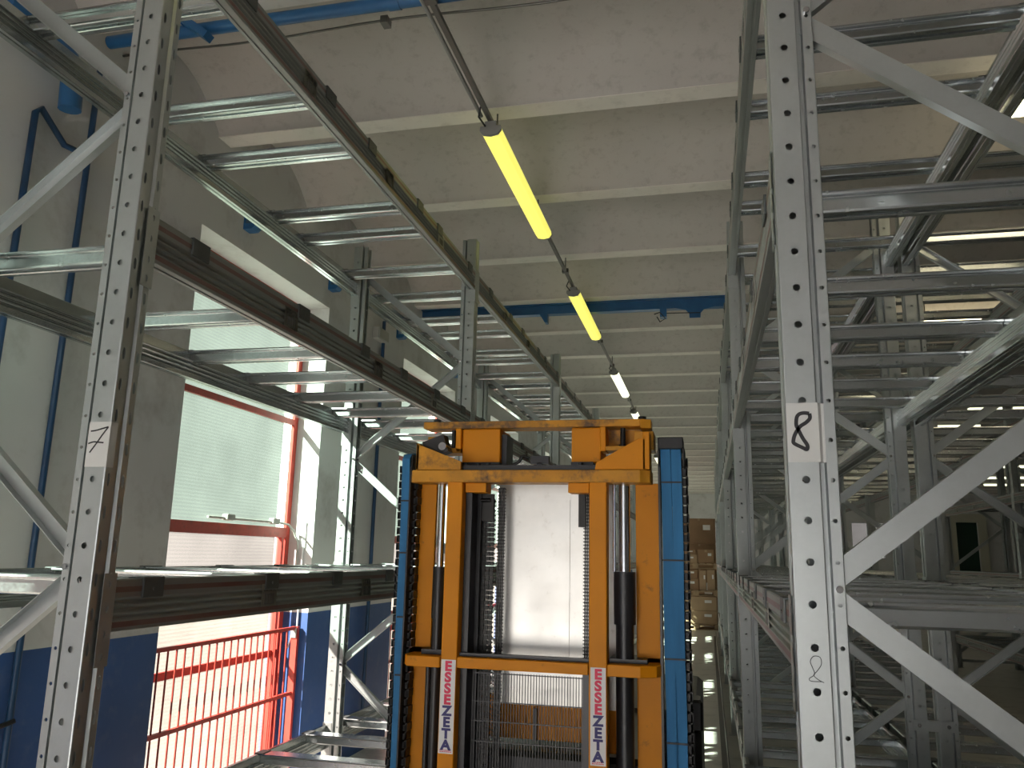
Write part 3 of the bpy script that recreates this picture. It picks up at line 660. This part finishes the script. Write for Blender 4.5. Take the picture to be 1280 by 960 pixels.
P('head_backing', bx(-1.09, -1.03, Yh+0.02, Yh+0.1, E+0.40, E+0.46), 'yellow_dirty')
P('head_cheek', bx(-0.262, -0.190, Yh+0.0, Yh+0.13, E+0.40, E+0.470), 'yellow_dirty', 0.003)
m = MB(); m.sweep([(-0.035, -0.03), (0.035, -0.03), (0.035, 0.03), (-0.035, 0.03)], (-1.075, YF+0.06, E+0.395), (-0.99, YF+0.06, E+0.425), (0, 1, 0)); P('buffer', m, 'black')
m = MB(); m.tube([(-1.0, YF+0.02, E+0.41), (-1.0, YF+0.11, E+0.41)], 0.016, 12); P('roller_pin', m, 'chrome')
for x in (-1.06, -0.235):
    m = MB(); m.tube([(x, Yh+0.04, E+0.518), (x, Yh+0.04, E+0.532)], 0.017, 6); P('bolt', m, 'blackm')
for x in (-0.99, -0.31):
    m = MB(); m.tube([(x, Yh+0.05, E+0.412), (x, Yh+0.05, E+0.490)], 0.010, 8); m.tube([(x, Yh+0.05, E+0.412), (x, Yh+0.05, E+0.424)], 0.019, 6); P('bolt', m, 'blackm')
m = MB(); m.box(-0.93, -0.40, YF+0.03, YF+0.10, E+0.314, E+0.336); m.box(-0.955, -0.79, Yh+0.01, Yh+0.16, E+0.334, E+0.356); m.box(-0.505, -0.42, Yh+0.01, Yh+0.16, E+0.334, E+0.356); m.box(-0.79, -0.77, Yh+0.05, Yh+0.16, E+0.336, E+0.47)
for x in (-0.91, -0.86, -0.82, -0.46): m.tube([(x, YF+0.05, E+0.336), (x, YF+0.05, E+0.348)], 0.011, 6)
P('hydraulic_manifold', m, 'blackm')
m = MB(); m.box(-0.655, -0.585, YF+0.06, YF+0.09, E+0.345, E+0.375); m.box(-0.63, -0.61, YF+0.06, YF+0.08, E+0.33, E+0.35); P('sensor_box', m, 'blackm')
m = MB(); m.tube(smooth([(-0.82, YF+0.05, E+0.338), (-0.74, YF+0.05, E+0.336), (-0.70, YF+0.05, E+0.350), (-0.685, YF+0.05, E+0.372), (-0.66, YF+0.06, E+0.366)], 4), 0.006, 6); P('cable', m, 'black')
# stubs under the top crossbar
P('chain_anchor', bx(-0.900, -0.818, YF+0.02, YF+0.10, E+0.232, E+0.268), 'yellow', 0.002)
P('chain_anchor', bx(-0.502, -0.424, YF+0.02, YF+0.10, E+0.232, E+0.268), 'yellow', 0.002)
P('chain_guard', bx(-0.905, -0.880, YF+0.05, YF+0.2, 0.3, E+0.25), 'blackm')
m = MB(); m.box(-0.93, -0.865, YF+0.13, YF+0.22, 0.3, E+0.25); P('inner_column', m, 'blackm')
P('inner_column', bx(-0.452, -0.420, YF+0.07, YF+0.2, 0.3, E-0.38), 'blackm')
# lift cylinders
for xc, r, r0, zz in ((-1.008, 0.0135, 0.026, -0.24), (-0.300, 0.0215, 0.040, -0.235)):
    yc = YF+0.075
    cy = MB(); cy.tube([(xc-0.001, yc, 0.3), (xc, yc, E-0.372)], r0*0.80, 20); cy.tube([(xc, yc, E-0.352), (xc, yc, E+zz)], r0*0.82, 20); cy.tube([(xc, yc, E+zz), (xc, yc, E-0.055), (xc, yc, E-0.05)], r0, 20)
    c_ = P('lift_cylinder', cy, 'blackm')
    rd = MB(); rd.tube([(xc, yc, E-0.05), (xc, yc, E+0.27)], r, 20); P('piston_rod', rd, 'chrome', par=c_, lab='chrome piston rod')
m = MB(); m.tube([(-0.334, YF+0.05, E-0.05), (-0.334, YF+0.05, E+0.27)], 0.006, 10); P('guide_rod', m, 'chrome')
m = MB(); m.tube([(-1.032, YF+0.06, 0.3), (-1.032, YF+0.06, E-0.375)], 0.010, 10); P('oil_pipe', m, 'blackm')
# leaf chains with gaps between the links
def leaf_chain(name, x0, x1, y, z0, z1, cols, pitch):
    m = MB(); z = z0; k = 0; wd = (x1-x0)/cols
    while z < z1:
        sh = 0 if k % 2 == 0 else wd*0.35
        for c in range(cols):
            m.box(x0+c*wd+0.0014+sh*0.2, x0+(c+1)*wd-0.0014+sh*0.2, y, y+0.012, z, z+pitch*0.93)
        m.tube([(x0-0.004, y+0.006, z+pitch*0.5), (x1+0.004, y+0.006, z+pitch*0.5)], pitch*0.16, 6)
        z += pitch; k += 1
    for c in range(1, cols): pass
    P(name, m, 'chain')
leaf_chain('lift_chain', -0.868, -0.818, YF+0.16, 0.5, E+0.20, 3, 0.0185)
leaf_chain('lift_chain', -0.806, -0.778, YF+0.16, 0.5, E+0.25, 3, 0.0125)
leaf_chain('lift_chain', -0.462, -0.438, YF+0.16, 0.5, E+0.24, 3, 0.0125)
m = MB(); m.box(-0.880, -0.818, YF+0.14, YF+0.158, E+0.13, E+0.235); m.tube([(-0.87, YF+0.135, E+0.21), (-0.83, YF+0.135, E+0.21)], 0.008, 8); P('chain_bracket', m, 'chain')
m = MB(); m.box(-0.478, -0.452, YF+0.12, YF+0.15, E+0.11, E+0.235); P('chain_bracket', m, 'chain')
# protective screen and its lower edge
P('back_plate', bx(-0.822, -0.352, YF+0.245, YF+0.251, E-0.56, E+0.30), 'plate', lab='bright scuffed sheet metal plate')
P('plate_seam', bx(-0.552, -0.530, YF+0.240, YF+0.245, E-0.55, E+0.22), 'plate')
P('plate_edge', bx(-0.905, -0.425, YF+0.03, YF+0.06, E-0.372, E-0.356), 'blackm')
# wire guard
m = MB(); x = -0.868
while x < -0.430:
    m.box(x-0.0013, x+0.0013, YF+0.098, YF+0.1006, 0.25, E-0.428); x += 0.0105
for z in (E-0.432, E-0.532, E-0.60, E-0.67, 0.9): m.box(-0.870, -0.432, YF+0.095, YF+0.098, z-0.0018, z+0.0018)
P('wire_guard', m, 'blackm')
# body behind the mast
m = MB(); m.box(-0.99, -0.36, 3.42, 3.48, E-0.72, E-0.56); P('body_panel', m, 'yellow', 0.004)
m = MB(); m.box(-0.392, -0.348, 3.28, 3.34, E-0.72, E-0.545); P('side_panel', m, 'yellow', 0.004)
m = MB(); m.box(-0.70, -0.685, 3.40, 3.418, E-0.72, E-0.60); m.tube([(-0.692, 3.39, E-0.67), (-0.692, 3.40, E-0.67)], 0.008, 8); P('latch', m, 'blackm')
m = MB(); m.cbox(-1.10, -0.22, 3.30, 4.9, 0.12, E-0.74, 0.02); P('chassis', m, 'blackm')
m = MB(); m.cbox(-1.12, -0.055, 4.25, 5.6, 0.10, E-0.72, 0.03); P('rear_body', m, 'blackm')
for x, y in ((-1.05, 3.5), (-0.28, 3.5), (-0.95, 5.2), (-0.25, 5.2)):
    m = MB(); m.tube([(x-0.05, y, 0.15), (x+0.05, y, 0.15)], 0.15, 24); P('wheel', m, 'black')
m = MB(); m.cbox(-0.115, -0.045, 4.20, 4.36, E-0.80, E-0.655, 0.012); P('bracket', m, 'blackm')
# hoses in blue sleeves
def strip(name, pts, w_, th, m, lab=None):
    q = MB()
    for i in range(len(pts)-1):
        (x0, y0, z0), (x1, y1, z1) = pts[i], pts[i+1]
        vs = [(x0-w_/2, y0, z0), (x0+w_/2, y0, z0), (x1+w_/2, y1, z1), (x1-w_/2, y1, z1)]
        d = Vector((0, y1-y0, z1-z0)).normalized(); n = Vector((0, d.z, -d.y))*th
        vs += [(a+n.x, b+n.y, c+n.z) for a, b, c in vs]
        q.add(vs, [(0, 1, 2, 3), (7, 6, 5, 4), (0, 4, 5, 1), (1, 5, 6, 2), (2, 6, 7, 3), (3, 7, 4, 0)])
    return P(name, q, m, lab=lab)
def belt(xt, xb, w_, ys, top):
    zs = [0.35+i*(E+top-0.35)/10 for i in range(11)]
    pts = [(xb+(xt-xb)*i/10+0.0015*math.sin(i*1.7), ys, z) for i, z in enumerate(zs)]
    pts += [(xt, ys+0.02, E+top+0.02), (xt, ys+0.06, E+top+0.028), (xt, ys+0.12, E+top+0.01), (xt, ys+0.13, E+top-0.2)]
    return pts
strip('hose', belt(-0.1445, -0.1335, 0.036, YF+0.05, 0.395), 0.036, 0.014, 'bluehose', 'flat blue hose')
strip('hose', belt(-0.1065, -0.1040, 0.036, YF+0.05, 0.395), 0.036, 0.014, 'bluehose', 'flat blue hose')
strip('hose', belt(-1.156, -1.141, 0.031, YF+0.05, 0.365), 0.031, 0.014, 'bluehose', 'flat blue hose')
for z, xc, w_ in ((0.274, -0.126, 0.076), (-0.005, -0.125, 0.076), (-0.344, -0.122, 0.076), (-0.62, -0.12, 0.076), (0.20, -1.154, 0.035), (0.0, -1.149, 0.035), (-0.24, -1.146, 0.035), (-0.45, -1.143, 0.035)):
    P('cable_tie', bx(xc-w_/2, xc+w_/2, YF+0.0465, YF+0.068, E+z-0.003, E+z+0.003), 'black')
m = MB(); m.box(-0.170, -0.080, YF+0.03, YF+0.18, E+0.395, E+0.438); m.prism([(YF+0.045, E+0.33), (YF+0.035, E+0.40), (YF+0.18, E+0.40), (YF+0.18, E+0.33)], 'x', -0.172, -0.165); m.prism([(YF+0.045, E+0.33), (YF+0.035, E+0.40), (YF+0.18, E+0.40), (YF+0.18, E+0.33)], 'x', -0.084, -0.076); P('hose_pulley', m, 'black', 0.01)
m = MB(); m.box(-1.178, -1.134, YF+0.066, YF+0.16, E+0.30, E+0.385); P('hose_pulley', m, 'black', 0.006)
m = MB(); m.box(-0.174, -0.166, YF+0.06, YF+0.14, 0.3, E+0.44); m.box(-1.132, -1.126, YF+0.03, YF+0.1, 0.3, E+0.33); P('hose_rail', m, 'blackm')
def energy_chain(x0, x1, y0, y1, z0, z1, pitch):
    m = MB(); z = z0; k = 0
    while z < z1:
        e = 0.0022 if k % 2 else 0
        m.box(x0-e, x0+0.006, y0, y1, z, z+pitch*0.9); m.box(x1-0.006, x1+e, y0, y1, z, z+pitch*0.9); m.box(x0, x1, y0, y0+0.006, z, z+pitch*0.72); m.box(x0, x1, y1-0.006, y1, z, z+pitch*0.72)
        z += pitch; k += 1
    return P('cable_carrier', m, 'black')
energy_chain(-1.182, -1.164, YF+0.055, YF+0.10, 0.4, E+0.34, 0.030)
energy_chain(-1.136, -1.112, YF+0.07, YF+0.12, 0.4, E+0.30, 0.030)
energy_chain(-0.092, -0.068, YF+0.07, YF+0.13, 0.4, E+0.36, 0.034)
# stickers
for x0, x1 in ((-0.963, -0.908), (-0.414, -0.360)):
    z1, z0 = E-0.379, E-0.700
    st = P('sticker', bx(x0, x1, YF-0.0012 if x0 < -0.9 else YF-0.0012, YF, z0, z1), 'white', lab='white sticker with red and navy letters')
    zz = z1-0.024
    for i, ch in enumerate('ESSEZETA'):
        tt = text('letter', ch, 0.046, (OT[0]*0+(x0+x1)/2, YF-0.002, zz), (1, 0, 0), (0, 0, 1), 'inkred' if i < 4 else 'inkblue', st, offset=0.0022, sx=1.12)
        for v in tt.data.vertices: v.co -= Vector(OT)
        zz -= 0.0385
    q = MB()
    for r_ in range(2):
        xx = x0+0.006
        while xx < x1-0.01:
            ww = random.uniform(0.003, 0.007); q.box(xx, xx+ww, YF-0.0018, YF-0.001, z0+0.005+r_*0.005, z0+0.0075+r_*0.005); xx += ww+0.0015
    q.build('small_print', 'inkred', st, origin=OT)
# film bag sitting on the rear body
t = thing('plastic_bag', 'crumpled white plastic film stuffed beside the black truck body', 'plastic film', (-0.145, 4.28, E-0.74))
m = MB(); n = 10; ring = []
for j in range(6):
    z = -0.0+0.10*j/5; rr = 0.05*(1-0.12*j)
    ring.append([( (rr+random.uniform(-.012, .012))*math.cos(2*math.pi*k/n), (rr+random.uniform(-.012, .012))*math.sin(2*math.pi*k/n), z+0.02) for k in range(n)])
vs = [v for r_ in ring for v in r_]; fs = [(i*n+k, i*n+(k+1) % n, (i+1)*n+(k+1) % n, (i+1)*n+k) for i in range(5) for k in range(n)]+[tuple(range(5*n, 6*n)), tuple(reversed(range(n)))]
m.add(vs, fs); m.build('film', 'plasticw', t)
# stretch film scrap on the level 1 beam end
t = thing('plastic_bag', 'scrap of clear wrapping film on the left rack beam end', 'plastic film', (-1.66, 4.40, LEV[1]+0.155))
m = MB(); vs = []
for i in range(7):
    for j in range(6): vs.append((0.04*(i/6-0.5)+random.uniform(-.008, .008), 0.12*(j/5-0.5), 0.03*math.sin(i*1.9+j*1.3)+0.035+random.uniform(-.01, .01)))
fs = [(i*6+j, i*6+j+1, i*6+j+7, i*6+j+6) for i in range(6) for j in range(5)]; m.add(vs, fs)
o_ = m.build('film', 'plasticw', t); so = o_.modifiers.new('thickness', 'SOLIDIFY'); so.thickness = 0.003

# ------------------------------------------------------------------ guide rails on the floor
for X0, lb in ((0.10, 'black steel guide rail on the floor along the right rack'), (-1.60, 'black steel guide rail on the floor along the left rack')):
    m = MB(); m.prism([(X0-0.03, 0), (X0+0.03, 0), (X0+0.03, 0.12), (X0+0.02, 0.12), (X0+0.02, 0.01), (X0-0.03, 0.01)], 'y', 1.6, 21.0); o = m.build('guide_rail', 'blackm', origin=(X0, 11, 0)); tag(o, lb, 'guide rail')

# ------------------------------------------------------------------ cartons at the aisle end
Yc = 23.2
def pallet(x, y, z, lab):
    t = thing('pallet', lab, 'pallet', (x, y, z), 0, 'pallets at the aisle end')
    m = MB()
    for i in range(7): m.box(-0.6+i*0.18, -0.6+i*0.18+0.12, -0.4, 0.4, 0.122, 0.144)
    m.build('deck', 'wood', t)
    for yy in (-0.4, -0.05, 0.3):
        m = MB(); m.box(-0.6, 0.6, yy, yy+0.1, 0, 0.02); m.box(-0.6, 0.6, yy, yy+0.1, 0.1, 0.122)
        for xx in (-0.6, -0.07, 0.46): m.box(xx, xx+0.14, yy, yy+0.1, 0.02, 0.1)
        m.build('runner', 'wood', t)
    return t
cn = 0
def carton(x, y, z, w_, d, h, m_, lab):
    t = thing('carton', lab, 'carton', (x, y, z), 0, 'cartons at the aisle end')
    q = MB(); q.cbox(-w_/2, w_/2, -d/2, d/2, 0.001, h, 0.008); q.build('box', m_, t)
    q = MB(); q.box(-w_*0.5-0.001, w_*0.5+0.001, -0.03, 0.03, h, h+0.002); q.box(-0.03, 0.03, -d/2-0.003, -d/2, h-0.06, h); q.build('tape', 'card2', t)
    q = MB(); q.box(w_*0.12, w_*0.34, -d/2-0.004, -d/2, h*0.55, h*0.75); q.build('shipping_label', 'white', t)
xs0 = -0.35
desc = [('bottom', 0.0), ('middle', 1.02), ('upper', 1.72)]
pallet(xs0, Yc, 0, 'wooden pallet on the floor under the aisle-end cartons')
carton(xs0+0.10, Yc, 0.144, 0.86, 0.75, 0.34, 'card2', 'long low carton directly on the floor pallet, right side')
carton(xs0-0.47, Yc, 0.144, 0.24, 0.75, 0.66, 'card', 'narrow tall carton at left end of the floor pallet')
carton(xs0+0.12, Yc, 0.485, 0.82, 0.72, 0.36, 'card2', 'wide carton stacked second above the floor pallet')
pallet(xs0, Yc, 0.86, 'middle wooden pallet in the carton pile')
carton(xs0-0.25, Yc, 1.004, 0.65, 0.7, 0.30, 'card', 'carton lying on the middle pallet, left half')
carton(xs0+0.19, Yc, 1.004, 0.17, 0.7, 0.52, 'card2', 'upright slim carton on the middle pallet, centre')
carton(xs0+0.40, Yc, 1.004, 0.20, 0.7, 0.54, 'card2', 'upright slim carton on the middle pallet, right end')
carton(xs0-0.25, Yc, 1.305, 0.62, 0.66, 0.24, 'card', 'flat carton topping the left half of the middle pallet')
pallet(xs0, Yc, 1.56, 'topmost wooden pallet in the carton pile')
carton(xs0-0.25, Yc, 1.704, 0.6, 0.7, 0.22, 'card2', 'pale flat carton on the topmost pallet, left')
carton(xs0+0.28, Yc, 1.704, 0.42, 0.7, 0.35, 'card', 'brown carton on the topmost pallet, right')
carton(xs0-0.25, Yc, 1.925, 0.55, 0.66, 0.13, 'card', 'thin carton lying over the pale flat one')
carton(xs0+0.10, Yc+1.6, 0.001, 0.95, 0.8, 1.55, 'card', 'huge dark carton base behind the pallet pile')
carton(xs0+0.10, Yc+1.6, 1.552, 0.92, 0.8, 0.68, 'card', 'big dark brown carton rising behind the pile, lower')
carton(xs0+0.10, Yc+1.6, 2.233, 0.92, 0.8, 0.72, 'card', 'big dark brown carton crowning the stack behind the pile')
